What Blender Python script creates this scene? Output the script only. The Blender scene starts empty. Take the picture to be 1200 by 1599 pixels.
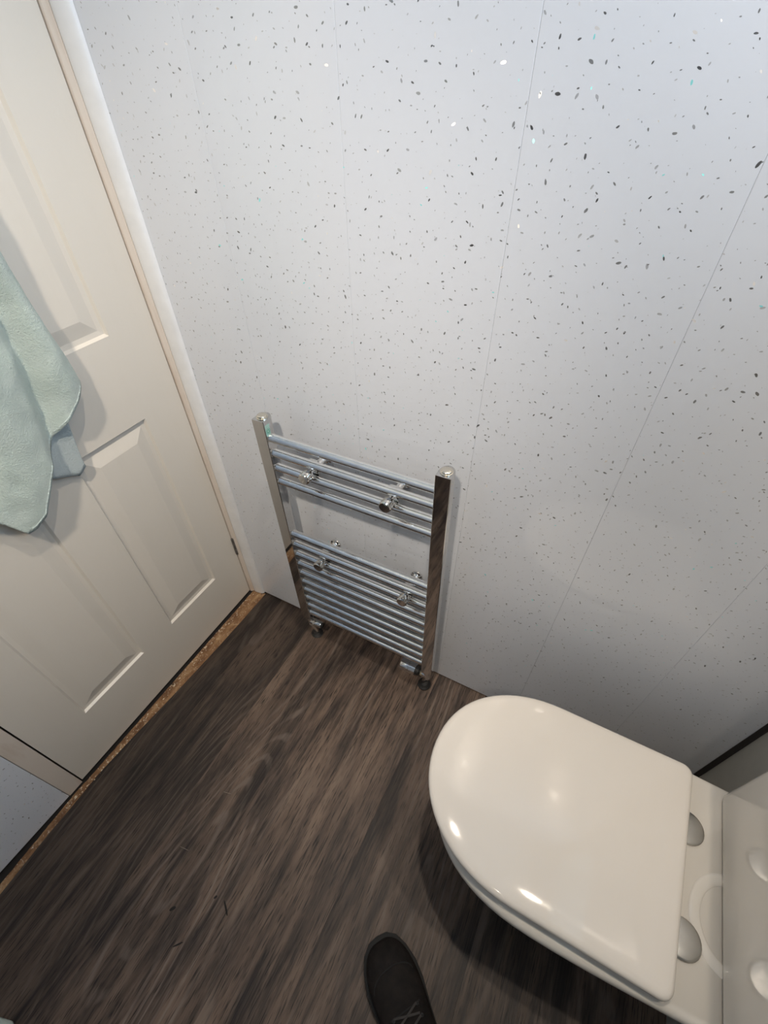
import bpy, bmesh, math, random
from mathutils import Vector, Matrix, noise
random.seed(7)
S = bpy.context.scene
COL = S.collection
PI = math.pi

# ------------------------------------------------------------------ camera
YAW, PITCH, ROLL = -0.4904, -0.7759, -0.0139
CAM = Vector((0.904, -0.6691, 1.376))
cd = bpy.data.cameras.new('camera'); cam = bpy.data.objects.new('camera', cd); COL.objects.link(cam)
cd.sensor_fit = 'HORIZONTAL'; cd.sensor_width = 36.0; cd.lens = 716.84 / 1200 * 36.0
cd.clip_start = 0.02; cd.clip_end = 60
_f = Vector((math.cos(PITCH) * math.sin(YAW), math.cos(PITCH) * math.cos(YAW), math.sin(PITCH)))
_r0 = Vector((math.cos(YAW), -math.sin(YAW), 0)); _u0 = _r0.cross(_f)
_r = math.cos(ROLL) * _r0 + math.sin(ROLL) * _u0
_u = -math.sin(ROLL) * _r0 + math.cos(ROLL) * _u0
mw = Matrix((( _r.x, _u.x, -_f.x, CAM.x), (_r.y, _u.y, -_f.y, CAM.y), (_r.z, _u.z, -_f.z, CAM.z), (0, 0, 0, 1)))
cam.matrix_world = mw
S.camera = cam

# ------------------------------------------------------------------ world, light, exposure
ROOM_Z = 2.32
ROOM_X = 1.42
ROOM_Y = -2.05
w = bpy.data.worlds.new('world'); S.world = w; w.use_nodes = True
bg = w.node_tree.nodes['Background']
bg.inputs[0].default_value = (0.72, 0.84, 1.0, 1); bg.inputs[1].default_value = 1.0
S.view_settings.view_transform = 'Standard'; S.view_settings.look = 'None'
S.view_settings.gamma = 1.0; S.view_settings.use_curve_mapping = False
S.view_settings.exposure = 0.24
S.cycles.use_denoising = True
S.cycles.max_bounces = 8; S.cycles.diffuse_bounces = 4; S.cycles.glossy_bounces = 5
S.cycles.transparent_max_bounces = 8
S.cycles.caustics_reflective = False; S.cycles.caustics_refractive = False
S.cycles.sample_clamp_indirect = 10.0
S.cycles.blur_glossy = 0.0

# the daylight that comes in through the small high window of the right-hand wall above the cistern, thickened to screen the lid
WIN = (-0.80, -0.06, 1.58, 2.14)      # y0 y1 z0 z1
ld = bpy.data.lights.new('window_daylight', 'AREA'); ld.shape = 'RECTANGLE'
ld.size = WIN[3] - WIN[2] - .06; ld.size_y = WIN[1] - WIN[0] - .06
ld.energy = 12; ld.color = (0.56, 0.76, 1.0)
lo = bpy.data.objects.new('window_daylight', ld); COL.objects.link(lo)
lo.location = (ROOM_X + .32, (WIN[0] + WIN[1]) / 2, (WIN[2] + WIN[3]) / 2); lo.rotation_euler = (0, PI / 2, 0)

# x, y, watts, beam angle, point that the beam is aimed at (None: straight down)
DOWNLIGHTS = [(0.79, -0.27, 28.0, 125, None), (1.36, -0.36, 19.0, 120, None),
              (0.74, -1.10, 70.0, 55, (0.14, 0, 0.60)), (1.14, -1.10, 23.0, 44, (0.92, 0, 0.88))]  # added spots, aimed to brighten the middle of the back wall
LAMP_COLOR = (1.0, 0.87, 0.72)

# ------------------------------------------------------------------ helpers
def link(o, parent=None):
    COL.objects.link(o)
    if parent is not None: o.parent = parent
    return o

def tag(o, label=None, cat=None, group=None, kind=None):
    if label: o['label'] = label
    if cat: o['category'] = cat
    if group: o['group'] = group
    if kind: o['kind'] = kind
    return o

def obj(name, bm, mat, parent=None, smooth=False, bevel=0, seg=2, sub=0, angle=40):
    me = bpy.data.meshes.new(name)
    bmesh.ops.recalc_face_normals(bm, faces=bm.faces)
    bm.to_mesh(me); bm.free()
    if mat: me.materials.append(mat)
    o = link(bpy.data.objects.new(name, me), parent)
    if smooth:
        for p in me.polygons: p.use_smooth = True
        if angle < 180: me.set_sharp_from_angle(angle=math.radians(angle))
    if bevel:
        m = o.modifiers.new('bevel', 'BEVEL'); m.width = bevel; m.segments = seg; m.limit_method = 'ANGLE'
        m.angle_limit = math.radians(35); m.harden_normals = False
    if sub:
        m = o.modifiers.new('sub', 'SUBSURF'); m.levels = sub; m.render_levels = sub
    return o

def empty(name, loc, rot=(0, 0, 0)):
    o = bpy.data.objects.new(name, None); COL.objects.link(o)
    o.location = loc; o.rotation_euler = rot; o.empty_display_size = .05
    return o

def B(): return bmesh.new()

def add_box(bm, x0, x1, y0, y1, z0, z1):
    v = [bm.verts.new(p) for p in ((x0, y0, z0), (x1, y0, z0), (x1, y1, z0), (x0, y1, z0), (x0, y0, z1), (x1, y0, z1), (x1, y1, z1), (x0, y1, z1))]
    for f in ((0, 3, 2, 1), (4, 5, 6, 7), (0, 1, 5, 4), (1, 2, 6, 5), (2, 3, 7, 6), (3, 0, 4, 7)):
        bm.faces.new([v[i] for i in f])
    return bm

def add_prism(bm, pts, a, b, axis='z'):
    """pts polygon in the two other axes, extruded from a to b"""
    def P(p, t):
        return {'z': (p[0], p[1], t), 'y': (p[0], t, p[1]), 'x': (t, p[0], p[1])}[axis]
    lo_ = [bm.verts.new(P(p, a)) for p in pts]; hi = [bm.verts.new(P(p, b)) for p in pts]
    n = len(pts)
    bm.faces.new(lo_[::-1]); bm.faces.new(hi)
    for i in range(n): bm.faces.new((lo_[i], lo_[(i + 1) % n], hi[(i + 1) % n], hi[i]))
    return bm

def loft(bm, rings, cap0=True, cap1=True):
    R = [[bm.verts.new(p) for p in r] for r in rings]
    n = len(R[0])
    for a, b in zip(R[:-1], R[1:]):
        for i in range(n): bm.faces.new((a[i], a[(i + 1) % n], b[(i + 1) % n], b[i]))
    if cap0: bm.faces.new(R[0][::-1])
    if cap1: bm.faces.new(R[-1])
    return R

def add_lathe(bm, origin, axis, prof, n=24):
    """prof: list of (distance along axis, radius)"""
    axis = Vector(axis).normalized(); o = Vector(origin)
    s = axis.orthogonal().normalized(); t = axis.cross(s)
    rings = []
    for d, r in prof:
        r = max(r, 1e-5)
        rings.append([o + axis * d + (s * math.cos(2 * PI * i / n) + t * math.sin(2 * PI * i / n)) * r for i in range(n)])
    loft(bm, rings)
    return bm

def add_tube(bm, pts, r, n=10):
    pts = [Vector(p) for p in pts]; rings = []
    prev = None
    for i, p in enumerate(pts):
        d = (pts[min(i + 1, len(pts) - 1)] - pts[max(i - 1, 0)]).normalized()
        s = d.orthogonal().normalized() if prev is None else (prev - d * prev.dot(d)).normalized()
        prev = s; t = d.cross(s)
        rr = r[i] if isinstance(r, (list, tuple)) else r
        rings.append([p + (s * math.cos(2 * PI * k / n) + t * math.sin(2 * PI * k / n)) * rr for k in range(n)])
    loft(bm, rings)
    return bm

# ------------------------------------------------------------------ materials
class NT:
    def __init__(s, name):
        s.m = bpy.data.materials.new(name); s.m.use_nodes = True
        s.t = s.m.node_tree; s.p = s.t.nodes['Principled BSDF']
    def n(s, typ, **kw):
        nd = s.t.nodes.new(typ)
        for k, v in kw.items():
            if k == 'inp':
                for a, b in v.items():
                    if isinstance(b, bpy.types.NodeSocket): s.t.links.new(b, nd.inputs[a])
                    else: nd.inputs[a].default_value = b
            else: setattr(nd, k, v)
        return nd
    def l(s, a, b): s.t.links.new(a, b)
    def set(s, **kw):
        for k, v in kw.items():
            k = k.replace('_', ' ')
            if isinstance(v, bpy.types.NodeSocket): s.l(v, s.p.inputs[k])
            else: s.p.inputs[k].default_value = v
        return s.m
    def math(s, op, a, b=0.0, c=0.0, clamp=False):
        nd = s.t.nodes.new('ShaderNodeMath'); nd.operation = op; nd.use_clamp = clamp
        for i, v in enumerate((a, b, c)):
            if isinstance(v, bpy.types.NodeSocket): s.l(v, nd.inputs[i])
            else: nd.inputs[i].default_value = v
        return nd.outputs[0]
    def vmath(s, op, a, b=(0, 0, 0)):
        nd = s.t.nodes.new('ShaderNodeVectorMath'); nd.operation = op
        for i, v in enumerate((a, b)):
            if isinstance(v, bpy.types.NodeSocket): s.l(v, nd.inputs[i])
            else: nd.inputs[i].default_value = v
        return nd.outputs['Value'] if op in ('LENGTH', 'DOT_PRODUCT', 'DISTANCE') else nd.outputs[0]
    def mix(s, fac, a, b, mode='MIX'):
        nd = s.t.nodes.new('ShaderNodeMix'); nd.data_type = 'RGBA'; nd.blend_type = mode
        for sock, v in ((nd.inputs[0], fac), (nd.inputs[6], a), (nd.inputs[7], b)):
            if isinstance(v, bpy.types.NodeSocket): s.l(v, sock)
            else: sock.default_value = v if isinstance(v, float) or len(v) == 4 else (*v, 1)
        return nd.outputs[2]
    def ramp(s, fac, stops, interp='LINEAR'):
        nd = s.t.nodes.new('ShaderNodeValToRGB'); nd.color_ramp.interpolation = interp
        e = nd.color_ramp.elements
        while len(e) < len(stops): e.new(.5)
        for el, (p, c) in zip(e, stops):
            el.position = p; el.color = c if len(c) == 4 else (*c, 1)
        s.l(fac, nd.inputs[0]); return nd.outputs[0]
    def pos(s): return s.t.nodes.new('ShaderNodeNewGeometry').outputs['Position']
    def noise(s, vec, scale, detail=3, rough=.55, dim='3D'):
        nd = s.t.nodes.new('ShaderNodeTexNoise'); nd.noise_dimensions = dim
        s.l(vec, nd.inputs['Vector']); nd.inputs['Scale'].default_value = scale
        nd.inputs['Detail'].default_value = detail; nd.inputs['Roughness'].default_value = rough
        return nd.outputs['Fac'] if 'Fac' in nd.outputs else nd.outputs[0]
    def bump(s, h, strength=.3, dist=.002):
        nd = s.t.nodes.new('ShaderNodeBump'); nd.inputs['Strength'].default_value = strength
        nd.inputs['Distance'].default_value = dist; s.l(h, nd.inputs['Height']); return nd.outputs[0]

def simple(name, col, rough=.5, metal=0.0, **kw):
    k = NT(name); k.set(Base_Color=(*col, 1), Roughness=rough, Metallic=metal, **kw)
    # a trace of unevenness so that no surface is perfectly flat in tone
    n_ = k.noise(k.pos(), 30, 3)
    k.l(k.mix(1.0, (*col, 1), k.ramp(n_, [(0.3, (.96, .96, .96)), (.7, (1.03, 1.03, 1.03))]), 'MULTIPLY'), k.p.inputs['Base Color'])
    return k.m

def speckled_panel():
    k = NT('speckled_pvc_panel')
    sp = k.n('ShaderNodeSeparateXYZ', inp={0: k.pos()})
    u = k.math('ADD', sp.outputs[0], sp.outputs[1])
    co = k.n('ShaderNodeCombineXYZ', inp={0: u, 1: sp.outputs[2]}).outputs[0]
    mask = None; tint = None; rnd = None
    for scale, lmax, off in ((40.0, .0026, 0.0), (60.0, .0017, 13.7)):
        c2 = k.vmath('ADD', co, (off, off * .7, 0))
        vo = k.n('ShaderNodeTexVoronoi', voronoi_dimensions='2D', feature='F1', inp={'Vector': c2, 'Scale': scale, 'Randomness': 1.0})
        loc = k.vmath('SUBTRACT', c2, vo.outputs['Position'])
        cs = k.n('ShaderNodeSeparateColor', inp={0: vo.outputs['Color']})
        ang = k.math('MULTIPLY', cs.outputs[0], 6.283)
        rot = k.n('ShaderNodeVectorRotate', rotation_type='Z_AXIS', inp={'Vector': loc, 'Angle': ang}).outputs[0]
        wob = k.noise(k.vmath('MULTIPLY', co, (1, 1, 0)), 260, 1)
        st = k.vmath('MULTIPLY', rot, (1.0, 2.1, 0))
        ln = k.vmath('LENGTH', st)
        ln = k.math('ADD', ln, k.math('MULTIPLY', k.math('SUBTRACT', wob, .5), .0022))
        size = k.math('MULTIPLY_ADD', k.math('POWER', cs.outputs[1], 2.0), lmax, .0006)
        mk = k.math('LESS_THAN', ln, size)
        if mask is None: mask, tint, rnd = mk, vo.outputs['Color'], cs.outputs[2]
        else:
            tint = k.mix(mk, tint, vo.outputs['Color']); rnd = k.math('ADD', k.math('MULTIPLY', rnd, k.math('SUBTRACT', 1.0, mk)), k.math('MULTIPLY', cs.outputs[2], mk))
            mask = k.math('MAXIMUM', mask, mk)
    flake = k.ramp(rnd, [(0, (.30, .305, .315)), (.30, (.42, .43, .44)), (.60, (.60, .61, .63)), (.95, (.35, .9, .9)), (.97, (.95, .9, .85))], 'CONSTANT')
    base = k.mix(mask, (.745, .780, .842), flake)
    k.set(Base_Color=base, Metallic=k.math('MULTIPLY', mask, .6), Roughness=k.math('MULTIPLY_ADD', mask, .05, .25))
    # flakes lie at slightly different tilts
    geo = k.t.nodes.new('ShaderNodeNewGeometry')
    tl = k.vmath('MULTIPLY', k.vmath('SUBTRACT', tint, (.5, .5, .5)), (.55, .55, .55))
    mk3 = k.n('ShaderNodeCombineXYZ', inp={0: mask, 1: mask, 2: mask}).outputs[0]
    nn = k.vmath('NORMALIZE', k.vmath('ADD', geo.outputs['Normal'], k.vmath('MULTIPLY', tl, mk3)))
    k.l(nn, k.p.inputs['Normal'])
    k.p.inputs['Coat Weight'].default_value = .9; k.p.inputs['Coat Roughness'].default_value = .06; k.p.inputs['Specular IOR Level'].default_value = .25
    return k.m

def wood_floor():
    k = NT('dark_vinyl_oak')
    oi = k.t.nodes.new('ShaderNodeObjectInfo')
    rn = oi.outputs['Random']
    sp = k.n('ShaderNodeSeparateXYZ', inp={0: k.pos()})
    y2 = k.math('MULTIPLY_ADD', rn, 7.0, sp.outputs[1])
    co = k.n('ShaderNodeCombineXYZ', inp={0: k.math('MULTIPLY_ADD', rn, 3.0, sp.outputs[0]), 1: y2, 2: rn}).outputs[0]
    # cathedral figure: thin growth rings, warped so that they close into long loops
    warp = k.noise(k.vmath('MULTIPLY', co, (4.5, .85, 1)), 1.0, 1, .4)
    wob = k.noise(k.vmath('MULTIPLY', co, (30, 9, 1)), 1.0, 2)
    band = k.math('ADD', k.math('ADD', k.math('MULTIPLY', sp.outputs[0], 150.0), k.math('MULTIPLY', warp, 150.0)), k.math('MULTIPLY', wob, 3.0))
    wv = k.math('MULTIPLY_ADD', k.math('SINE', band), .5, .5)
    figure = k.ramp(wv, [(.0, (0, 0, 0)), (.70, (.05, .05, .05)), (.93, (.9, .9, .9)), (1, (1, 1, 1))])
    broad = k.noise(k.vmath('MULTIPLY', co, (11, 1.3, 1)), 1.0, 3)
    smudge = k.noise(k.vmath('MULTIPLY', co, (28, 5.0, 1)), 1.0, 4, .62)
    streak = k.noise(k.vmath('MULTIPLY', co, (75, 2.6, 1)), 1.0, 4, .62)
    fine = k.noise(k.vmath('MULTIPLY', co, (230, 7.0, 1)), 1.0, 3, .65)
    pores = k.noise(k.vmath('MULTIPLY', co, (420, 22.0, 1)), 1.0, 2, .6)
    tone = k.math('ADD', k.math('MULTIPLY_ADD', k.math('SUBTRACT', streak, .5), .65, broad), k.math('MULTIPLY', k.math('SUBTRACT', smudge, .5), 1.0))
    col = k.ramp(tone, [(.26, (.017, .0115, .0096)), (.44, (.056, .0385, .0300)), (.58, (.108, .0740, .0550)), (.80, (.170, .1200, .0900))])
    col = k.mix(k.ramp(fine, [(.46, (0, 0, 0)), (.76, (.5, .5, .5))]), col, (.130, .099, .080))
    col = k.mix(k.ramp(pores, [(.34, (.9, .9, .9)), (.46, (0, 0, 0))]), col, (.006, .0045, .004))
    gate = k.ramp(k.noise(k.vmath('MULTIPLY', co, (7, 1.4, 1)), 1.0, 1), [(.42, (0, 0, 0)), (.56, (.75, .75, .75))])
    fg = k.math('MULTIPLY', figure, gate)
    fg = k.math('MULTIPLY', fg, k.ramp(smudge, [(.38, (.05, .05, .05)), (.60, (1, 1, 1))]))
    col = k.mix(fg, col, (.17, .134, .112))
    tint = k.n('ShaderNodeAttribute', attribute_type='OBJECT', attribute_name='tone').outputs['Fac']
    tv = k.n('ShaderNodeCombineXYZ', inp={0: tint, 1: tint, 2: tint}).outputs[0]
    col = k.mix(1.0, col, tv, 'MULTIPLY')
    k.set(Base_Color=col, Roughness=k.math('MULTIPLY_ADD', fine, .25, .38), Specular_IOR_Level=.35)
    hb = k.math('ADD', k.math('MULTIPLY', fine, .5), k.math('MULTIPLY', pores, .5))
    k.set(Normal=k.bump(hb, .5, .0012))
    return k.m

def raw_timber():
    k = NT('raw_timber')
    co = k.pos()
    a = k.noise(k.vmath('MULTIPLY', co, (40, 12, 40)), 1.0, 4, .6)
    b = k.noise(co, 55, 5, .7); c = k.noise(co, 160, 3, .7)
    col = k.ramp(a, [(.3, (.10, .045, .02)), (.5, (.22, .115, .052)), (.68, (.36, .225, .115))])
    col = k.mix(k.ramp(b, [(.55, (0, 0, 0)), (.68, (.8, .8, .8))]), col, (.46, .33, .20))
    col = k.mix(k.ramp(c, [(.62, (0, 0, 0)), (.70, (1, 1, 1))]), col, (.62, .55, .45))
    col = k.mix(k.ramp(k.noise(co, 33, 3), [(.66, (0, 0, 0)), (.72, (.8, .8, .8))]), col, (.05, .03, .02))
    k.set(Base_Color=col, Roughness=.8, Normal=k.bump(k.math('ADD', b, c), .8, .004))
    return k.m

def towel_mat(name, a, b):
    k = NT(name); co = k.pos()
    n1 = k.noise(co, 900, 2); n2 = k.noise(co, 22, 4)
    col = k.mix(n2, a, b)
    k.set(Base_Color=col, Roughness=.95, Normal=k.bump(k.math('MULTIPLY_ADD', k.noise(co, 260, 2), .9, n1), .9, .003))
    k.p.inputs['Sheen Weight'].default_value = .3
    return k.m

def painted(name, base, stain, rough=.35, amt=.5):
    k = NT(name); co = k.pos()
    s1 = k.noise(k.vmath('MULTIPLY', co, (30, 30, 6)), 1.0, 4, .6)
    col = k.mix(k.ramp(s1, [(.52, (0, 0, 0)), (.75, (amt, amt, amt))]), base, stain)
    k.set(Base_Color=col, Roughness=rough, Normal=k.bump(k.noise(co, 120, 3), .06, .002))
    return k.m

def emit(name, col, strength):
    k = NT(name); k.set(Base_Color=(*col, 1), Emission_Color=(*col, 1), Emission_Strength=strength); return k.m

def leather():
    k = NT('scuffed_boot_leather'); co = k.pos()
    n1 = k.noise(co, 60, 4); n2 = k.noise(co, 500, 2)
    col = k.ramp(n1, [(.3, (.006, .0048, .0045)), (.7, (.016, .012, .0105))])
    k.set(Base_Color=col, Roughness=.75, Specular_IOR_Level=.25, Normal=k.bump(n2, .4, .001)); return k.m

def window_glass():
    k = NT('frosted_window_glass')
    out = k.t.nodes['Material Output']
    tr = k.n('ShaderNodeBsdfTransparent', inp={0: (.92, .95, .97, 1)})
    gl = k.n('ShaderNodeBsdfGlossy', inp={'Roughness': .15})
    nz = k.noise(k.pos(), 90, 2)
    mx = k.n('ShaderNodeMixShader', inp={0: k.math('MULTIPLY_ADD', nz, .06, .05), 1: tr.outputs[0], 2: gl.outputs[0]})
    k.l(mx.outputs[0], out.inputs[0]); return k.m

M_panel = speckled_panel()
M_floor = wood_floor()
M_timber = raw_timber()
M_plain = simple('plain_white_panel', (.74, .76, .79), .18)
M_front = simple('pale_wall_paint', (.66, .66, .66), .5)
M_side = simple('shade_grey_panel', (.36, .35, .31), .3)  # darkened: the shade beside the cistern is put into its colour
M_door = painted('white_door_paint', (.70, .655, .585), (.67, .625, .55), .32, .35)
M_frame = painted('frame_paint', (.70, .625, .55), (.56, .45, .36), .4, .7)
M_bead = simple('white_pvc_bead', (.82, .83, .84), .28)
M_ceiling = simple('ceiling_paint', (.85, .85, .84), .6)
M_dark = simple('gap_shade', (.012, .010, .009), .9)  # near-black colour stands in for the shade inside the gaps
M_seal = simple('black_corner_seal', (.018, .016, .015), .55)
M_chrome = simple('chrome', (.80, .79, .775), .045, 1.0)
M_chrome_tube = simple('bright_chrome_tube', (.92, .915, .90), .06, 1.0)  # chrome copy lightened to brighten its reflections
M_chrome_dark = simple('upright_chrome', (.62, .61, .60), .04, 1.0)  # chrome copy darkened for the dark floor it reflects
M_chrome_rough = simple('brushed_chrome', (.68, .66, .62), .25, 1.0)
M_nickel = simple('warm_nickel', (.74, .69, .60), .22, 1.0)
M_brass = simple('dull_brass', (.68, .52, .30), .3, 1.0)
M_steel = simple('hinge_steel', (.22, .21, .20), .45, .8)
M_black = simple('black_rubber', (.012, .012, .012), .55)
M_cer = NT('white_ceramic').set(Base_Color=(.71, .675, .615, 1), Roughness=.05)
M_lid = NT('white_thermoset_lid').set(Base_Color=(.80, .75, .685, 1), Roughness=.055)
M_seat = NT('white_seat_plastic').set(Base_Color=(.72, .71, .68, 1), Roughness=.2)
M_towel = towel_mat('mint_towelling', (.49, .60, .54, 1), (.63, .71, .67, 1))
M_towel2 = towel_mat('pale_blue_towelling', (.48, .56, .57, 1), (.56, .63, .64, 1))
M_hem = towel_mat('towel_hem_thread', (.66, .78, .74, 1), (.70, .80, .77, 1))
M_mat = towel_mat('mat_pile', (.42, .52, .49, 1), (.50, .59, .55, 1))
M_boot = leather()
M_sole = simple('boot_sole_rubber', (.010, .010, .010), .75)
M_lace = simple('boot_lace', (.05, .045, .043), .8)
M_glass = window_glass()
M_bulb = emit('downlight_lens', LAMP_COLOR, 12.0)

# ------------------------------------------------------------------ the room
def struct(o, label, cat): return tag(o, label, cat, kind='structure')

# floor slab with planks laid on it, grain running from the radiator wall to the front wall
bm = B(); add_box(bm, -.06, ROOM_X + .05, ROOM_Y - .05, .05, -.06, -.0035)
floor = struct(obj('floor', bm, M_dark), 'dark brown wood-effect vinyl plank floor with long grain', 'floor')
PW = .1524
EDGE = [(0.0, .0560), (-.06, .0550), (-.1437, .0530), (-.24, .0495), (-.3335, .0450), (-.4373, .0385), (-.5884, .0270), (-.6917, .0215), (-.7679, .0250), (-.8398, .0260), (-.9688, .0340), (-1.2, .036), (ROOM_Y, .036)]
seams = [.1246 + PW * i for i in range(0, 9)]
seams = [None] + [s for s in seams if s < ROOM_X] + [ROOM_X + .01]
TONES = [.40, .56, 1.00, 1.35, 1.40, 1.2, .88, .7, .9, 1.0]  # planks by the toilet toned darker to deepen its cast shadow
JOINTS = [-1.32, -1.62, -.92 - .35, -1.5, -1.2, -1.66, -1.38, -1.25, -1.55, -1.4]
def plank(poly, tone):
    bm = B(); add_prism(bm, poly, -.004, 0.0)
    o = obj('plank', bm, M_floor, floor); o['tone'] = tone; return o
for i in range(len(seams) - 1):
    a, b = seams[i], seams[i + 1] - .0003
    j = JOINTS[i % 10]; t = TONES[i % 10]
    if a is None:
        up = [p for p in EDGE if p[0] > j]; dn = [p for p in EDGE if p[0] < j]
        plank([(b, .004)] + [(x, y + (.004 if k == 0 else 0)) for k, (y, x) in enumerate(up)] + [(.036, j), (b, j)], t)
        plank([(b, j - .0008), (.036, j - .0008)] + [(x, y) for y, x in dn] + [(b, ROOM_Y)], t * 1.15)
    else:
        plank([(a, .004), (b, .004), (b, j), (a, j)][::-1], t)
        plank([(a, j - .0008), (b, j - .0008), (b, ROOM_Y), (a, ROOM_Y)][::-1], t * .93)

# back wall: tongued wall panels over a dark backing
bm = B(); add_box(bm, -.08, ROOM_X + .08, .009, .06, -.06, ROOM_Z)
wall_back = struct(obj('wall_back', bm, M_dark), 'white glitter-speckled panel wall behind the towel radiator', 'wall')
bm = B(); add_box(bm, .0, ROOM_X, .0075, .0088, .02, ROOM_Z)
obj('panel_backing', bm, M_plain, wall_back)
SX = [.006, .2489, .4907, .7325, .9743, 1.2161, ROOM_X + .004]
for i in range(6):
    bm = B(); add_box(bm, SX[i] + .00004, SX[i + 1] - .00004, 0, .0075, .0055, ROOM_Z)
    obj('panel', bm, M_panel, wall_back, bevel=.0007, seg=2)

# left wall round the door opening
DY0, DY1, DZ = -.0217, -.716, 1.985          # door leaf
bm = B(); add_box(bm, -.10, -.045, ROOM_Y - .05, .05, -.06, ROOM_Z)
wall_left = struct(obj('wall_left', bm, M_dark), 'wall that holds the white panelled door, speckled panels beside it', 'wall')
yy = [-.7575, -.985, -1.227, -1.469, -1.711, -1.953, ROOM_Y]
for i in range(6):
    z0a, z0b = (.004, .011) if i == 0 else (.011, .011)
    bm = B(); add_prism(bm, [(yy[i] - .0004, z0a), (yy[i] - .0004, ROOM_Z), (yy[i + 1] + .0004, ROOM_Z), (yy[i + 1] + .0004, z0b)], -.008, .0005, 'x')
    obj('panel', bm, M_panel, wall_left, bevel=.0009, seg=2)
bm = B(); add_box(bm, -.008, .0005, -.757, -.0015, DZ + .055, ROOM_Z)
obj('panel', bm, M_panel, wall_left, bevel=.0009, seg=2)
bm = B(); add_box(bm, -.045, -.008, ROOM_Y, -.758, .03, ROOM_Z); add_box(bm, -.045, -.008, -.758, .0, DZ + .06, ROOM_Z)
obj('panel_backing', bm, M_plain, wall_left)

# door frame: hinge jamb, lock jamb, head, corner bead
bm = B()
add_prism(bm, [(-.045, -.0194), (.0015, -.0194), (.0045, -.0186), (.0128, -.0122), (.0120, -.0108), (.0120, -.001), (-.045, -.001)], .003, DZ + .05)
struct(obj('trim_1', bm, M_frame, bevel=.0008), 'narrow cream door jamb on the hinge side, scuffed near the floor', 'door frame')
bm = B()
add_prism(bm, [(-.045, -.7195), (.0012, -.7195), (.0012, -.757), (-.045, -.757)], .003, DZ + .05)
struct(obj('trim_2', bm, M_frame, bevel=.0012), 'cream painted door jamb on the latch side beside speckled panel', 'door frame')
bm = B(); add_box(bm, -.045, .002, -.757, -.001, DZ + .003, DZ + .05)
struct(obj('trim_3', bm, M_frame, bevel=.001), 'cream painted head of the door frame above the door', 'door frame')
bm = B()
prof = [(.0118, -.0008), (.0118, -.0106), (.0138, -.0122)]
for i in range(9):
    t = i / 8 * PI / 2
    prof.append((.016 + .034 * math.sin(t), -.0005 - .0122 * math.cos(t) ** .8))
prof += [(.0505, -.0004)]
add_prism(bm, prof, .002, ROOM_Z)
struct(obj('trim_4', bm, M_bead, smooth=True), 'glossy white corner bead running up between door frame and speckled wall', 'trim')

# raw timber threshold between door and vinyl
bm = B()
N = 220
top = []
for i in range(N + 1):
    y = -.002 + (ROOM_Y + .6 - .002) * i / N
    row = []
    for j in range(6):
        x0_ = (.0062 if y > -.716 else .0045 if y > -.757 else min(.016, .005 + .05 * (-.757 - y))) + .0011 * noise.noise(Vector((y * 60, 0, 0)))
        x = x0_ + (.085 - x0_) * j / 5
        z = -.0012 + random.uniform(-.0012, .0010) * (0.4 if j in (0, 5) else 1)
        if j >= 5: z = -.0042
        row.append(bm.verts.new((x, y, z)))
    top.append(row)
for a, b in zip(top[:-1], top[1:]):
    for j in range(5): bm.faces.new((a[j], a[j + 1], b[j + 1], b[j]))
r = bmesh.ops.extrude_face_region(bm, geom=bm.faces[:])
for v in r['geom']:
    if isinstance(v, bmesh.types.BMVert): v.co.z = -.03
struct(obj('trim_5', bm, M_timber), 'bare rough timber threshold strip along the foot of the door', 'threshold')
random.seed(21)
k_ = 0
bm = B()
for i in range(110):
    y = random.uniform(-.78, -.02); x = random.uniform(.008, .024)
    s = random.uniform(.0008, .0024)
    q = [bm.verts.new((x + math.cos(a + i) * s * random.uniform(.6, 1.3), y + math.sin(a + i) * s * random.uniform(.8, 2.2), -.0012)) for a in (0, 1.3, 2.6, 3.9, 5.2)]
    tp = bm.verts.new((x, y, .0006 + s * .6))
    bm.faces.new(q[::-1])
    for a in range(5): bm.faces.new((q[a], q[(a + 1) % 5], tp))
tag(obj('plaster_crumbs', bm, simple('plaster_crumb', (.66, .56, .42), .9)), 'pale crumbs of plaster and splinters scattered on the bare threshold', 'crumbs', kind='stuff')

# remaining room: right wall with its high window, front wall, ceiling
y0, y1, z0, z1 = WIN
XW = ROOM_X + .31  # wall thickened so the deep reveal blocks daylight from lid and floor
bm = B()
add_box(bm, ROOM_X, XW, ROOM_Y - .05, y0, -.06, ROOM_Z); add_box(bm, ROOM_X, XW, y1, .05, -.06, ROOM_Z)
add_box(bm, ROOM_X, XW, y0, y1, -.06, z0); add_box(bm, ROOM_X, XW, y0, y1, z1, ROOM_Z)
struct(obj('wall_right', bm, M_side), 'plain wall behind the toilet cistern, greyed to deepen the shade beside it', 'wall')
bm = B(); add_prism(bm, [(ROOM_X - .010, -.0005), (ROOM_X - .010, -.002), (ROOM_X - .004, -.006), (ROOM_X - .0005, -.006), (ROOM_X - .0005, -.0005)], .002, ROOM_Z)
struct(obj('trim_6', bm, M_seal), 'black seal strip in the corner beside the cistern', 'trim')
bm = B()
for a in ((y0, y0 + .04, z0, z1), (y1 - .04, y1, z0, z1), (y0 + .04, y1 - .04, z0, z0 + .04), (y0 + .04, y1 - .04, z1 - .04, z1)):
    add_box(bm, ROOM_X + .25, ROOM_X + .30, a[0], a[1], a[2], a[3])
win = struct(obj('window_1', bm, M_bead, bevel=.003), 'small high white framed window above the cistern, its reveal deepened to keep daylight off the lid', 'window')
bm = B(); add_box(bm, ROOM_X + .275, ROOM_X + .279, y0 + .04, y1 - .04, z0 + .04, z1 - .04)
obj('pane', bm, M_glass, win)
bm = B(); add_box(bm, -.1, XW, ROOM_Y - .09, ROOM_Y, -.06, ROOM_Z)
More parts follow.
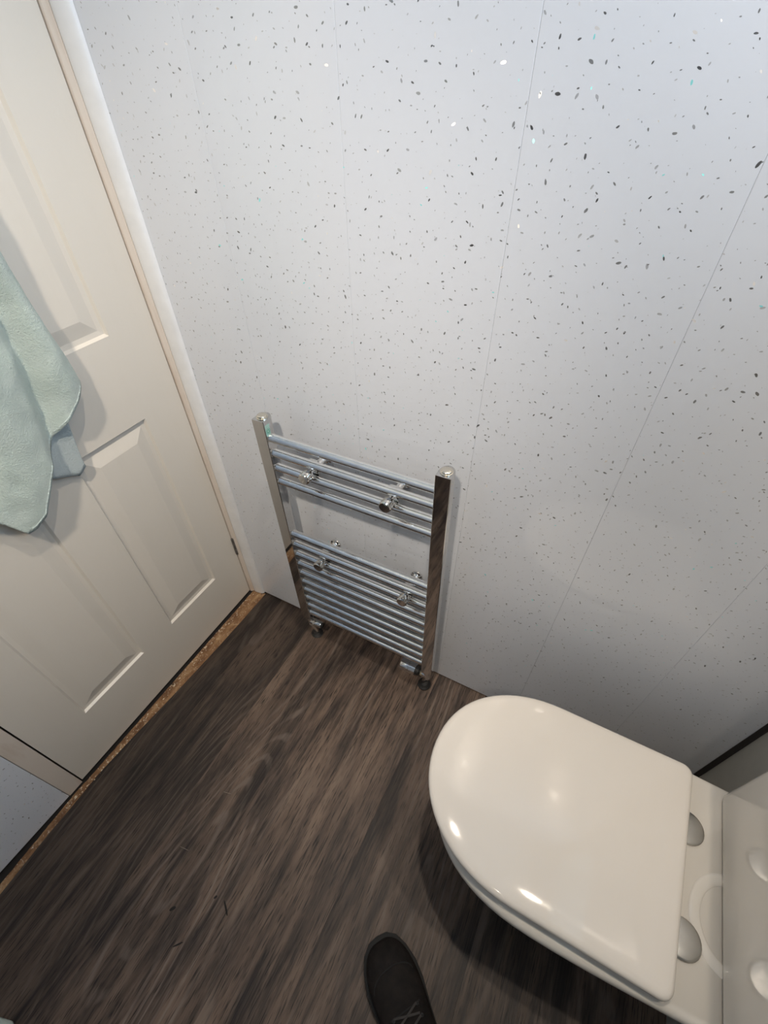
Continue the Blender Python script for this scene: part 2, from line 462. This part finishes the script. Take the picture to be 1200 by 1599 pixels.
struct(obj('wall_front', bm, M_front), 'plain pale wall behind the photographer', 'wall')
bm = B(); add_box(bm, -.1, XW, ROOM_Y - .09, .06, ROOM_Z, ROOM_Z + .05)
struct(obj('ceiling', bm, M_ceiling), 'white ceiling with recessed downlights', 'ceiling')

for i, (x, y, p, beam, aim) in enumerate(DOWNLIGHTS):
    e = empty('downlight', (x, y, ROOM_Z))
    tag(e, ['recessed downlight over the middle of the room by the radiator', 'recessed downlight over the toilet', 'unseen spot added to brighten the back wall, door side', 'unseen spot added to brighten the back wall, cistern side'][i], 'light', 'ceiling downlights')
    bm = B(); add_lathe(bm, (0, 0, 0), (0, 0, -1), [(0, .044), (.003, .044), (.005, .040), (.005, .034), (.001, .032), (0, .032)], 32)
    obj('trim_ring', bm, M_chrome_rough, e, smooth=True)
    bm = B(); add_lathe(bm, (0, 0, 0), (0, 0, -1), [(.0005, .031), (.002, .029), (.0025, .02)], 24)
    obj('lens', bm, M_bulb, e, smooth=True)
    l = bpy.data.lights.new('downlight_beam', 'SPOT'); l.energy = p; l.color = LAMP_COLOR
    l.spot_size = math.radians(beam); l.spot_blend = 1.0; l.shadow_soft_size = .05 if aim else .022
    lo_ = bpy.data.objects.new('downlight_beam', l); link(lo_, e); lo_.location = (0, 0, -.03)
    if aim: lo_.rotation_euler = (Vector(aim) - Vector((x, y, ROOM_Z - .03))).to_track_quat('-Z', 'Y').to_euler()

# ------------------------------------------------------------------ door
def door_leaf():
    ys = {DY0, DY1}; zs = {.010, DZ}
    pans = []
    for (ya, yb) in ((-.128, -.313), (-.416, -.605)):
        for (za, zb) in ((.200, .800), (.992, 1.575), (1.69, 1.875)): pans.append((yb, ya, za, zb))
    bm = B()
    steps = [(0, 0), (.0045, -.0062), (.014, -.0068), (.017, -.0062), (.040, -.0006), (.043, 0.0)]
    grid_y = sorted({DY0, DY1} | {p[0] for p in pans} | {p[1] for p in pans})
    grid_z = sorted({.010, DZ} | {p[2] for p in pans} | {p[3] for p in pans})
    V = {}
    def v(x, y, z):
        key = (round(x, 5), round(y, 5), round(z, 5))
        if key not in V: V[key] = bm.verts.new((x, y, z))
        return V[key]
    for a, b in zip(grid_y[:-1], grid_y[1:]):
        for c, d in zip(grid_z[:-1], grid_z[1:]):
            if any(abs(a - p[0]) < 1e-6 and abs(c - p[2]) < 1e-6 for p in pans):
                prev = None
                for ins, dep in steps:
                    cur = [v(dep, a + ins, c + ins), v(dep, b - ins, c + ins), v(dep, b - ins, d - ins), v(dep, a + ins, d - ins)]
                    if prev:
                        for q in range(4): bm.faces.new((prev[q], prev[(q + 1) % 4], cur[(q + 1) % 4], cur[q]))
                    prev = cur
                bm.faces.new(prev)
            else:
                bm.faces.new((v(0, a, c), v(0, b, c), v(0, b, d), v(0, a, d)))
    # sides and back
    x = -.035
    loop = [(y, .010) for y in grid_y] + [(DY0, z) for z in grid_z[1:]] + [(y, DZ) for y in grid_y[::-1][1:]] + [(DY1, z) for z in grid_z[::-1][1:-1]]
    f = [v(0, y, z) for y, z in loop]; bk = [v(x, y, z) for y, z in loop]
    n = len(f)
    for i in range(n): bm.faces.new((f[i], f[(i + 1) % n], bk[(i + 1) % n], bk[i]))
    bm.faces.new(bk)
    return bm
door = struct(obj('door_1', door_leaf(), M_door), 'off-white six-panel moulded door left of the radiator', 'door')
for zc in (.25, 1.75):
    bm = B(); add_lathe(bm, (.0025, -.0206, zc - .038), (0, 0, 1), [(0, .0032), (.001, .004), (.024, .004), (.0245, .0034), (.0255, .004), (.05, .004), (.0505, .0034), (.0515, .004), (.075, .004), (.076, .0032)], 12)
    add_box(bm, -.004, .0012, -.0240, -.0206, zc - .038, zc + .038)
    obj('hinge', bm, M_steel, door, smooth=True)

# towel hook (just out of the picture) and the towel hanging from it
HOOK = Vector((.0, -.395, 1.60))
e = empty('towel_hook', HOOK); tag(e, 'small chrome hook on the door that carries the mint towel', 'hook')
bm = B(); add_lathe(bm, (0.0002, 0, 0), (1, 0, 0), [(0, .016), (.004, .016), (.006, .013)], 20); obj('backplate', bm, M_chrome, e, smooth=True)
bm = B(); add_tube(bm, [(.005, 0, 0), (.02, 0, -.008), (.032, 0, -.012), (.042, 0, -.004), (.046, 0, .010)], .004, 10); obj('prong', bm, M_chrome, e, smooth=True)

def sheet(name, outline_fn, depth_fn, mat, parent, nu=60, nv=110, thick=.004):
    """a cloth sheet: u across (0..1), v down (0..1); outline_fn(u,v)->(y,z), depth_fn(u,v)->x"""
    bm = B(); G = []
    for j in range(nv + 1):
        row = []
        for i in range(nu + 1):
            u, v_ = i / nu, j / nv
            y, z = outline_fn(u, v_)
            row.append(bm.verts.new((depth_fn(u, v_, y, z), y, z)))
        G.append(row)
    for a, b in zip(G[:-1], G[1:]):
        for i in range(nu): bm.faces.new((a[i], a[i + 1], b[i + 1], b[i]))
    o = obj(name, bm, mat, parent, smooth=True, angle=180)
    m = o.modifiers.new('solid', 'SOLIDIFY'); m.thickness = thick; m.offset = 0
    return o

def interp(pts, t):
    t = max(0, min(1, t)) * (len(pts) - 1); i = min(int(t), len(pts) - 2); f = t - i
    f = f * f * (3 - 2 * f) * .4 + f * .6
    return tuple(a + (b - a) * f for a, b in zip(pts[i], pts[i + 1]))
def bypts(pts, z):
    """piecewise y at height z, pts sorted from the top down (z, y)"""
    if z >= pts[0][0]: return pts[0][1]
    for (za, a), (zb, b) in zip(pts[:-1], pts[1:]):
        if z >= zb: return a + (b - a) * (za - z) / (za - zb)
    return pts[-1][1]
# bottom edge of the front layer, from the right (fold) to the left, as (y, z)
FRONT_BOTTOM = [(-.232, .952), (-.262, .930), (-.292, .905), (-.325, .880), (-.358, .845), (-.385, .812), (-.420, .7655), (-.443, .752), (-.461, .750), (-.480, .790), (-.53, .85), (-.59, .90)]
FRONT_TOP = [(-.368, 1.60), (-.38, 1.605), (-.395, 1.606), (-.41, 1.605), (-.425, 1.60)]
def front_outline(u, v):
    t = interp(FRONT_TOP, u); b = interp(FRONT_BOTTOM, u)
    k = v ** .80 if True else v
    y = t[0] + (b[0] - t[0]) * min(1, (v * 2.1) ** .75 if v < .476 else 1.0)
    z = t[1] + (b[1] - t[1]) * v
    # the right-hand fold leans out a little lower down
    if u < .35: y += (1 - u / .35) * (-.022) * math.sin(PI * min(1, max(0, (v - .35) / .6))) 
    return y, z
VALLEY = [(1.40, -.345), (1.1081, -.296), (1.0263, -.302), (.9339, -.318), (.84, -.345), (.75, -.38)]
RIDGE2 = [(1.40, -.385), (1.10, -.375), (.95, -.385), (.75, -.44)]
def front_depth(u, v, y, z):
    f = .006 * math.sin(u * 13 + v * 2.0) * math.sin(PI * u)
    f += .010 * math.exp(-((y - bypts(VALLEY, z) - .040) / .022) ** 2)
    f -= .020 * math.exp(-((y - bypts(VALLEY, z)) / .016) ** 2)
    f += .008 * math.exp(-((y - bypts(RIDGE2, z)) / .03) ** 2)
    f -= .008 * math.exp(-((y - bypts(RIDGE2, z) + .055) / .02) ** 2)
    edge = .026 * min(1, u / .06) ** .5 if u < .06 else .026
    wr = .0065 * noise.noise(Vector((y * 16, z * 7, 3))) + .0034 * noise.noise(Vector((y * 48, z * 26, 9))) + .0010 * noise.noise(Vector((y * 130, z * 110, 5)))
    return max(.010, .010 + edge + f + wr)
towel = empty('towel', (0, 0, 0)); tag(towel, 'mint green towel hanging on the white door', 'towel')
sheet('front_layer', front_outline, front_depth, M_towel, towel)
BACK_BOTTOM = [(-.300, .790), (-.318, .776), (-.335, .786), (-.355, .798), (-.378, .812), (-.41, .83), (-.45, .86), (-.50, .90)]
BACK_TOP = [(-.372, 1.595), (-.395, 1.600), (-.42, 1.595)]
def back_outline(u, v):
    t = interp(BACK_TOP, u); b = interp(BACK_BOTTOM, u)
    k = min(1, (v * 2.0) ** .8 if v < .5 else 1.0)
    yr = -.262 + (b[0] + .262) * max(0, (v - .5) / .5) ** 1.4 if u < .02 else None
    y = t[0] + (b[0] - t[0]) * k
    y += (1 - u) ** 3 * .035 * math.sin(PI * min(1, v / .98)) 
    return y, t[1] + (b[1] - t[1]) * v
def back_depth(u, v, y, z):
    return .0115 + .005 * math.sin(u * 12 + 1 + v) * (1 - .4 * v) + .003 * noise.noise(Vector((y * 20, z * 12, 7))) + .0012 * noise.noise(Vector((y * 70, z * 60, 1)))
sheet('back_layer', back_outline, back_depth, M_towel2, towel, 44, 80, .0035)
# stitched hem along the lower right edge of the front layer
bm = B()
hp = []
for i in range(3, 120):
    u = .02 + .66 * i / 119
    y, z = front_outline(u, .992); hp.append((front_depth(u, .992, y, z) + .0015, y, z))
add_tube(bm, hp, [.0010 + .0009 * (i % 2) for i in range(len(hp))], 6)
obj('stitched_hem', bm, M_hem, towel, smooth=True)

# ------------------------------------------------------------------ towel radiator
RW, RY = .445, -.0750
rad = empty('towel_radiator', (.5095, 0, 0), (0, -.013, 0))
tag(rad, 'chrome ladder towel radiator fixed to the speckled wall above the floor', 'radiator')
RZB, RZT = .1150, .8504
def d_section(xc, z, wdt=.0310, dep=.038):
    """flat at the front, rounded at the back"""
    pts = [(-wdt / 2 + .0012, RY), (wdt / 2 - .0012, RY), (wdt / 2, RY + .0012), (wdt / 2, RY + .016)]
    for i in range(1, 10):
        t = PI * i / 10
        pts.append((wdt / 2 * math.cos(t), RY + .016 + (dep - .016) * math.sin(t)))
    pts += [(-wdt / 2, RY + .016), (-wdt / 2, RY + .0012)]
    return [(xc + x, y, z) for x, y in pts]
UX = (RW - .0310) / 2
for s in (-1, 1):
    bm = B(); loft(bm, [d_section(s * UX, RZB + .0015, .0285, .036), d_section(s * UX, RZB + .003), d_section(s * UX, RZT - .0015), d_section(s * UX, RZT, .029, .0365)])
    up = obj('upright', bm, M_chrome_dark, rad, smooth=True, angle=35)
    bm = B(); add_lathe(bm, (s * UX, RY + .017, RZT), (0, 0, 1), [(0, .0125), (.0015, .0125), (.002, .0105), (.0045, .0105), (.0055, .0095), (.006, .006)], 20)
    obj('end_cap', bm, M_nickel, up, smooth=True)
    if s < 0:
        bm = B(); add_box(bm, s * UX + .0155, s * UX + .0158, RY + .002, RY + .0158, RZT - .037, RZT - .010)
        k = NT('green_label'); sp = k.n('ShaderNodeSeparateXYZ', inp={0: k.n('ShaderNodeTexCoord').outputs['Object']})
        a = k.vmath('LENGTH', k.vmath('SUBTRACT', k.n('ShaderNodeCombineXYZ', inp={0: sp.outputs[1], 1: sp.outputs[2]}).outputs[0], (RY + .0092, RZT - .026, 0)))
        ring = k.ramp(k.math('MULTIPLY', a, 100.0), [(0, (.45, .65, .57)), (.22, (.05, .30, .22)), (.42, (.42, .62, .55)), (.55, (.05, .30, .22)), (.66, (.36, .56, .50))], 'CONSTANT')
        k.set(Base_Color=ring, Roughness=.4)
        tag(obj('sticker', bm, k.m, up), 'small green sticker with a ring mark')
TY = RY + .0135
TZ = [.8052, .7655, .7255, .6862] + [.5065 - .0395 * i for i in range(10)]
for z in TZ:
    bm = B()
    add_lathe(bm, (-UX + .008, TY, z), (1, 0, 0), [(0, .0098), (.0065, .0098), (.0066, .0103), (.0090, .0100), (.0100, .0096), (2 * UX - .026, .0096), (2 * UX - .025, .0100), (2 * UX - .0226, .0103), (2 * UX - .0225, .0098), (2 * UX - .016, .0098)], 20)
    obj('tube', bm, M_chrome_tube, rad, smooth=True, angle=60)
# wall brackets that clip between two tubes, each with a front knob and a stem back to the wall
for x, z in ((-.0965, .7455), (.0975, .7455), (-.104, .4472), (.136, .4472)):
    bm = B()
    add_lathe(bm, (x, -.0004, z), (0, -1, 0), [(0, .016), (.004, .016), (.006, .011), (.010, .0085), (.030, .0085), (.036, .0075)], 20)
    add_box(bm, x - .010, x + .010, RY + .024, RY + .030, z - .022, z + .022)
    add_lathe(bm, (x, RY + .030, z), (0, -1, 0), [(0, .0045), (.034, .0045)], 12)
    br = obj('wall_bracket', bm, M_chrome, rad, smooth=True, angle=35)
    bm = B(); add_lathe(bm, (x, RY + .004, z), (0, -1, 0), [(0, .007), (.001, .0125), (.008, .0130), (.009, .0115), (.0105, .0115), (.0115, .0138), (.020, .0138), (.0225, .0120), (.0232, .006)], 24)
    obj('knob', bm, M_chrome, br, smooth=True, angle=35)
# valves at the foot of each upright
def valve(x, s, big):
    zc = RZB - .030; y = RY + .016
    bm = B()
    add_lathe(bm, (x, y, RZB + .002), (0, 0, -1), [(0, .0095), (.007, .0095), (.0072, .0125), (.0155, .0125), (.016, .009), (.022, .009)], 6 if False else 20)
    add_tube(bm, [(x, y, RZB - .018), (x, y, zc), (x, y, zc - .012), (x, y + .002, zc - .018)], .0098, 14)
    add_lathe(bm, (x - s * .002, y, zc), (-s, 0, 0), [(-.002, .0105), (.016, .0105), (.017, .0085), (.021, .0085)], 16)
    vb = obj('valve_body', bm, M_chrome, rad, smooth=True, angle=35)
    bm = B(); add_lathe(bm, (x - s * .0145, y, zc), (-s, 0, 0), [(0, .0118), (.006, .0118), (.0065, .0095)], 6)
    obj('union_nut', bm, M_brass if big else M_nickel, vb)
    if big:
        bm = B(); add_lathe(bm, (x - s * .021, y, zc), (-s, 0, 0), [(0, .010), (.004, .010), (.005, .0145), (.016, .0145), (.0165, .011)], 24)
        obj('valve_collar', bm, M_black, vb, smooth=True, angle=35)
        bm = B(); add_lathe(bm, (x - s * .0365, y, zc), (-s, 0, 0), [(0, .0160), (.001, .0180), (.0205, .0180), (.021, .0170), (.022, .0170), (.0225, .0180), (.046, .0180), (.048, .0166), (.0485, .010)], 28)
        obj('thermostat_head', bm, M_chrome, vb, smooth=True, angle=35)
    else:
        bm = B(); add_lathe(bm, (x - s * .020, y, zc), (-s, 0, 0), [(0, .0095), (.001, .0108), (.022, .0108), (.024, .0098), (.0245, .006)], 22)
        obj('lockshield_cap', bm, M_chrome, vb, smooth=True, angle=35)
        bm = B(); add_lathe(bm, (x - s * .0445, y, zc), (-s, 0, 0), [(0, .0088), (.005, .0086), (.006, .005)], 16)
        obj('cap_end', bm, M_black, vb, smooth=True, angle=35)
    bm = B(); px = x - s * .010
    add_tube(bm, [(x, y + .002, zc - .012), (x - s * .002, y + .004, zc - .03), (px, y + .008, .03), (px, y + .008, .004)], .0075, 12)
    pp = obj('feed_pipe', bm, M_chrome, rad, smooth=True)
    bm = B(); add_lathe(bm, (px, y + .008, .0), (0, 0, 1), [(0, .020), (.004, .020), (.007, .016), (.012, .011), (.0125, .008)], 20)
    obj('pipe_collar', bm, M_black, pp, smooth=True, angle=35)
valve(-UX, -1, False)
valve(UX, 1, True)

# ------------------------------------------------------------------ toilet
YC = -.3345
def d_outline(x0, x1, hw, a, n=2.1, rc=.018, hw_back=None, skew=0.0, N=36, nc=6, yc=YC):
    """D shape: rounded front at x0, straight back at x1; going round anticlockwise seen from above"""
    hb = hw if hw_back is None else hw_back
    pts = []
    xe = x0 + a
    for i in range(N + 1):
        t = -PI / 2 + PI * i / N
        c, s = math.cos(t), math.sin(t)
        pts.append((xe - a * abs(c) ** (2 / n), yc + hw * math.copysign(abs(s) ** (2 / n), s)))
    ns = 10
    for i in range(1, ns + 1):
        f = i / ns; x = xe + (x1 - rc - xe) * f; pts.append((x, yc + hw + (hb - hw) * f * f * (3 - 2 * f)))
    for i in range(1, nc + 1):
        t = PI / 2 * (1 - i / nc); pts.append((x1 - rc + rc * math.cos(t), yc + hb - rc + rc * math.sin(t)))
    for i in range(0, nc + 1):
        t = -PI / 2 * i / nc; pts.append((x1 - rc + rc * math.cos(t), yc - hb + rc + rc * math.sin(t)))
    for i in range(ns - 1, 0, -1):
        f = i / ns; x = xe + (x1 - rc - xe) * f; pts.append((x, yc - hw - (hb - hw) * f * f * (3 - 2 * f)))
    return [(x + skew * (y - yc) * max(0, (x - x0) / (x1 - x0)), y) for x, y in pts]
def ring(z, *a, **k): return [(x, y, z) for x, y in d_outline(*a, **k)]
toilet = empty('toilet', (1.12, YC, 0)); tag(toilet, 'white close-coupled toilet with its D-shaped lid closed, right of the radiator', 'toilet')
def tobj(name, bm, mat, parent=None, **k):
    p = parent or toilet
    for v in bm.verts: v.co -= Vector((1.12, YC, 0))
    return obj(name, bm, mat, p, **k)
XB = ROOM_X - .004
bm = B()
rs = []
for z, x0, x1, hw, a, n, hb in ((0.0, 1.00, XB, .108, .17, 2.2, .105), (.012, .995, XB, .112, .175, 2.2, .108), (.03, 1.0, XB, .108, .17, 2.2, .105),
        (.10, .995, XB, .107, .17, 2.2, .108), (.18, .965, XB, .118, .18, 2.2, .12), (.25, .925, XB, .140, .20, 2.25, .14), (.31, .888, XB, .163, .21, 2.3, .158),
        (.35, .868, XB, .180, .218, 2.35, .171), (.372, .861, XB, .188, .22, 2.4, .1755), (.385, .859, XB, .191, .22, 2.4, .177), (.393, .861, XB, .190, .22, 2.4, .1765),
        (.398, .865, XB, .186, .218, 2.4, .174), (.400, .871, XB, .180, .215, 2.4, .169)):
    rs.append(ring(z, x0, x1, hw, a, n=n, hw_back=hb, rc=.012))
loft(bm, rs)
pan = tobj('pan', bm, M_cer, smooth=True, angle=50)
bm = B()   # moulded crescent behind the seat
seg = []
for i in range(29):
    t = PI / 2 + PI * i / 28
    seg.append((1.352 + .052 * math.cos(t), -.372 + .062 * math.sin(t), .3985))
add_tube(bm, seg, .0095, 16)
for v in bm.verts: v.co.z = .3990 + (v.co.z - .3985) * .32
tobj('moulded_crescent', bm, M_cer, pan, smooth=True, angle=180)
bm = B()
sr = [ring(.4006, .852, 1.258, .166, .2), ring(.4025, .848, 1.262, .170, .2), ring(.412, .846, 1.264, .172, .2), ring(.4150, .850, 1.26, .168, .2)]
loft(bm, sr); tobj('seat', bm, M_seat, smooth=True, angle=50)
bm = B()
LX0, LX1, LH, LA, SK = .834, 1.2755, .1765, .205, .040
lr = []
for z, i in ((.4158, .007), (.4156, .003), (.4175, .0006), (.4215, .0), (.4250, .0007), (.4280, .0028), (.4297, .0065), (.4306, .012)):
    lr.append(ring(z, LX0 + i, LX1 - i, LH - i, LA - i * .6, rc=max(.006, .019 - i), skew=SK))
dome = lambda x, y: .0046 * (1 - ((x - 1.06) / .215) ** 2) * (1 - ((y - YC) / .17) ** 2)
cx_, cy_ = 1.07, YC
last = lr[-1]
for f in (.86, .7, .52, .34, .17, .05):
    lr.append([(cx_ + (x - cx_) * f, cy_ + (y - cy_) * f, .4306 + .0040 * (1 - f * f)) for x, y, z in last])
loft(bm, lr); tobj('lid', bm, M_lid, smooth=True, angle=60)
for yh in (-.257, -.420):
    bm = B(); add_lathe(bm, (1.284, yh, .4), (0, 0, 1), [(0, .0282), (.002, .0282), (.0036, .0270), (.0044, .0235), (.0050, .012), (.0051, .003)], 32)
    tobj('hinge_cover', bm, M_chrome_rough, smooth=True, angle=60)
bm = B()
def crect(z, i, y0=-.512, y1=-.1665, xa=1.3365, xb=ROOM_X - .002, rc=.018):
    pts = []
    for cx, cy, a0 in ((xa + i + rc, y0 + i + rc, PI), (xb - .004, y0 + i + .004, 1.5 * PI), (xb - .004, y1 - i - .004, 0), (xa + i + rc, y1 - i - rc, PI / 2)):
        r_ = rc if cx < (xa + xb) / 2 else .004
        for k in range(6):
            t = a0 + PI / 2 * k / 5; pts.append((cx + r_ * math.cos(t), cy + r_ * math.sin(t), z))
    return pts
loft(bm, [crect(.4012, .008), crect(.4030, .004), crect(.407, .0012), crect(.413, 0), crect(.60, 0), crect(.758, -.002), crect(.760, 0)])
cist = tobj('cistern', bm, M_cer, smooth=True, angle=50)
bm = B(); loft(bm, [crect(.7605, -.003), crect(.763, -.006), crect(.785, -.006), crect(.790, -.003), crect(.792, .004)])
tobj('cistern_lid', bm, M_cer, cist, smooth=True, angle=50)
bm = B(); add_lathe(bm, (1.378, YC, .792), (0, 0, 1), [(0, .022), (.003, .022), (.0045, .019), (.004, .017), (.005, .0165), (.0055, .01)], 28)
tobj('flush_button', bm, M_chrome, cist, smooth=True, angle=40)

# ------------------------------------------------------------------ boot of the person taking the picture
boot = empty('boot', (.851, -.626, 0), (0, 0, math.atan2(-.57, .82)))
boot.scale = (1, 1.07, 1)
tag(boot, 'dark scuffed lace-up boot on the floor at the bottom edge, toe towards the radiator', 'boot')
PR = [((.006, .036), (.004, .022), .012), ((.012, .046), (.008, .017), .025), ((.03, .058), (.022, .014), .039), ((.055, .063), (.045, .013), .0465), ((.085, .068), (.075, .013), .049),
      ((.112, .078), (.105, .014), .0475), ((.138, .094), (.135, .016), .044), ((.162, .112), (.17, .018), .041), ((.182, .130), (.21, .019), .039), ((.196, .148), (.255, .02), .038),
      ((.200, .162), (.290, .03), .0385), ((.200, .175), (.300, .07), .040), ((.198, .190), (.296, .12), .042), ((.194, .205), (.294, .165), .045), ((.190, .218), (.298, .205), .048), ((.192, .221), (.296, .212), .046), ((.197, .212), (.290, .202), .042), ((.200, .17), (.285, .16), .036)]
rings = []
for T, Bq, wd in PR:
    rr = []
    for i in range(28):
        t = 2 * PI * i / 28; c, s = math.cos(t), math.sin(t)
        f = .5 + .5 * math.copysign(abs(c) ** .8, c); sx = math.copysign(abs(s) ** .8, s)
        wl = wd * (1.0 if c < .3 else 1 - .18 * (c - .3))
        rr.append((Bq[0] + (T[0] - Bq[0]) * f, sx * wl, Bq[1] + (T[1] - Bq[1]) * f))
    rings.append(rr)
bm = B(); loft(bm, rings); upper = obj('upper', bm, M_boot, boot, smooth=True, angle=180, sub=1)
def foot_outline(off):
    half = [(-.004, 0), (-.001, .02), (.012, .036), (.035, .047), (.065, .0535), (.095, .0535), (.13, .048), (.17, .043), (.21, .041), (.25, .041), (.28, .036), (.298, .02), (.302, 0)]
    pts = [(x, y) for x, y in half] + [(x, -y) for x, y in half[-2:0:-1]]
    return [(.15 + (x - .15) * (1 + off / .15), y * (1 + off / .05)) for x, y in pts]
bm = B(); loft(bm, [[(x, y, z) for x, y in foot_outline(o_)] for z, o_ in ((0.0005, -.003), (.003, 0), (.018, 0), (.020, -.002), (.022, 0), (.027, -.0005), (.028, -.004))])
obj('sole', bm, M_sole, boot, smooth=True, angle=40)
def on_top(s, lat, lift=.0):
    """point on the instep at distance s from the toe"""
    P_ = [q[0] for q in PR[:12]]; W_ = [q[2] for q in PR[:12]]
    for (a, b, wa, wb) in zip(P_[:-1], P_[1:], W_[:-1], W_[1:]):
        if a[0] <= s <= b[0]:
            f = (s - a[0]) / max(1e-6, b[0] - a[0]); z = a[1] + (b[1] - a[1]) * f; wd = wa + (wb - wa) * f
            return (s, lat, z - .55 * wd * (1 - math.sqrt(max(0, 1 - (lat / wd) ** 2))) + lift)
    return (s, lat, P_[-1][1])
k = 0
for s in (.118, .136, .153, .169, .184):
    for d in (1, -1):
        bm = B(); pts = []
        for i in range(9):
            f = i / 8; pts.append(on_top(s + .016 * f * (.9 if s < .18 else .4), d * (-.022 + .044 * f), .0022 + .0012 * math.sin(PI * f) * (1.6 if d > 0 else 1)))
        add_tube(bm, pts, .0021, 6); obj('lace', bm, M_lace, boot, smooth=True)
for s in (.120, .137, .154, .170, .186):
    for d in (-1, 1):
        bm = B(); p = Vector(on_top(s, d * .0235, .0008)); add_lathe(bm, p, (-.55, d * .35, .8), [(0, .0038), (.0012, .0038), (.0016, .0028), (.0008, .0018)], 10)
        obj('eyelet', bm, M_black, boot, smooth=True)
bm = B(); pts = []
for a in range(21):
    t = PI * (a / 20 - .5); lat = .040 * math.sin(t)
    pts.append(on_top(.052 + .036 * (1 - math.cos(t)) * .6, lat, .0006))
add_tube(bm, pts, .0016, 6); obj('toe_seam', bm, M_sole, boot, smooth=True)
bm = B(); pts = [on_top(.118, -.03 + .06 * i / 12, .0006) for i in range(13)]
add_tube(bm, pts, .0015, 6); obj('vamp_seam', bm, M_sole, boot, smooth=True)

# ------------------------------------------------------------------ small things on the floor
def crumb(name, x, y, ln, wd, ang, mat, label, cat, ht=.0022):
    bm = B(); n = 9
    rr = []
    for (t, sc) in ((-1, .25), (-.7, .8), (0, 1), (.6, .85), (1, .3)):
        rr.append([(t * ln / 2, math.cos(2 * PI * i / 7) * wd / 2 * sc * random.uniform(.8, 1.15), ht / 2 + math.sin(2 * PI * i / 7) * ht / 2 * sc) for i in range(7)])
    loft(bm, rr)
    o = obj(name, bm, mat, smooth=True, angle=50); o.location = (x, y, .0002); o.rotation_euler = (0, 0, ang)
    return tag(o, label, cat)
M_deb = simple('black_debris', (.010, .009, .008), .8)
M_spl = simple('pale_splinter', (.22, .18, .14), .8)
crumb('debris', .4114, -.7977, .014, .007, .9, M_deb, 'small dark crumb on the floor left of the black sliver', 'debris')
crumb('debris', .4845, -.7369, .008, .005, 1.1, M_deb, 'tiny black crumb just above the black sliver on the floor', 'debris')
crumb('debris', .5186, -.7407, .030, .004, -.62, M_deb, 'thin black sliver lying on the floor left of the boot', 'debris')
crumb('debris', .4664, -.8363, .022, .0035, .85, M_deb, 'dark splinter on the floor nearest the bottom edge', 'debris')
crumb('splinter', .352, -.702, .026, .0012, .15, M_spl, 'pale hair-thin splinter lying across the floor grain', 'splinter', .001)
crumb('splinter', .365, -.560, .024, .0012, .25, M_spl, 'pale hair-thin splinter in the middle of the floor nearer the door', 'splinter', .001)

# corner of a bath mat that just reaches into the picture
bm = B(); n = 14
G = []
mx0, my0 = -.0, 0.0
mat_e = empty('bath_mat', (.264, -1.070, 0), (0, 0, .3)); tag(mat_e, 'grey-green bath mat whose corner shows at the bottom left', 'bath mat')
def mrect(z, i, L=.42, W=.20, rc=.012):
    pts = []
    for cx, cy, a0 in ((-W + i + rc, -L + i + rc, PI), (-i - rc, -L + i + rc, 1.5 * PI), (-i - rc, -i - rc, 0), (-W + i + rc, -i - rc, PI / 2)):
        for k in range(6):
            t = a0 + PI / 2 * k / 5; pts.append((cx + rc * math.cos(t), cy + rc * math.sin(t), z))
    return pts
loft(bm, [mrect(.0003, .003), mrect(.004, 0), mrect(.011, .0005), mrect(.014, .004), mrect(.015, .010)])
obj('pile', bm, M_mat, mat_e, smooth=True, angle=60)
bm = B(); pr = mrect(.0135, .009); add_tube(bm, [(x, y, .0142) for x, y, z in pr] + [(pr[0][0], pr[0][1], .0142)], .0022, 6)
obj('border', bm, M_hem, mat_e, smooth=True)
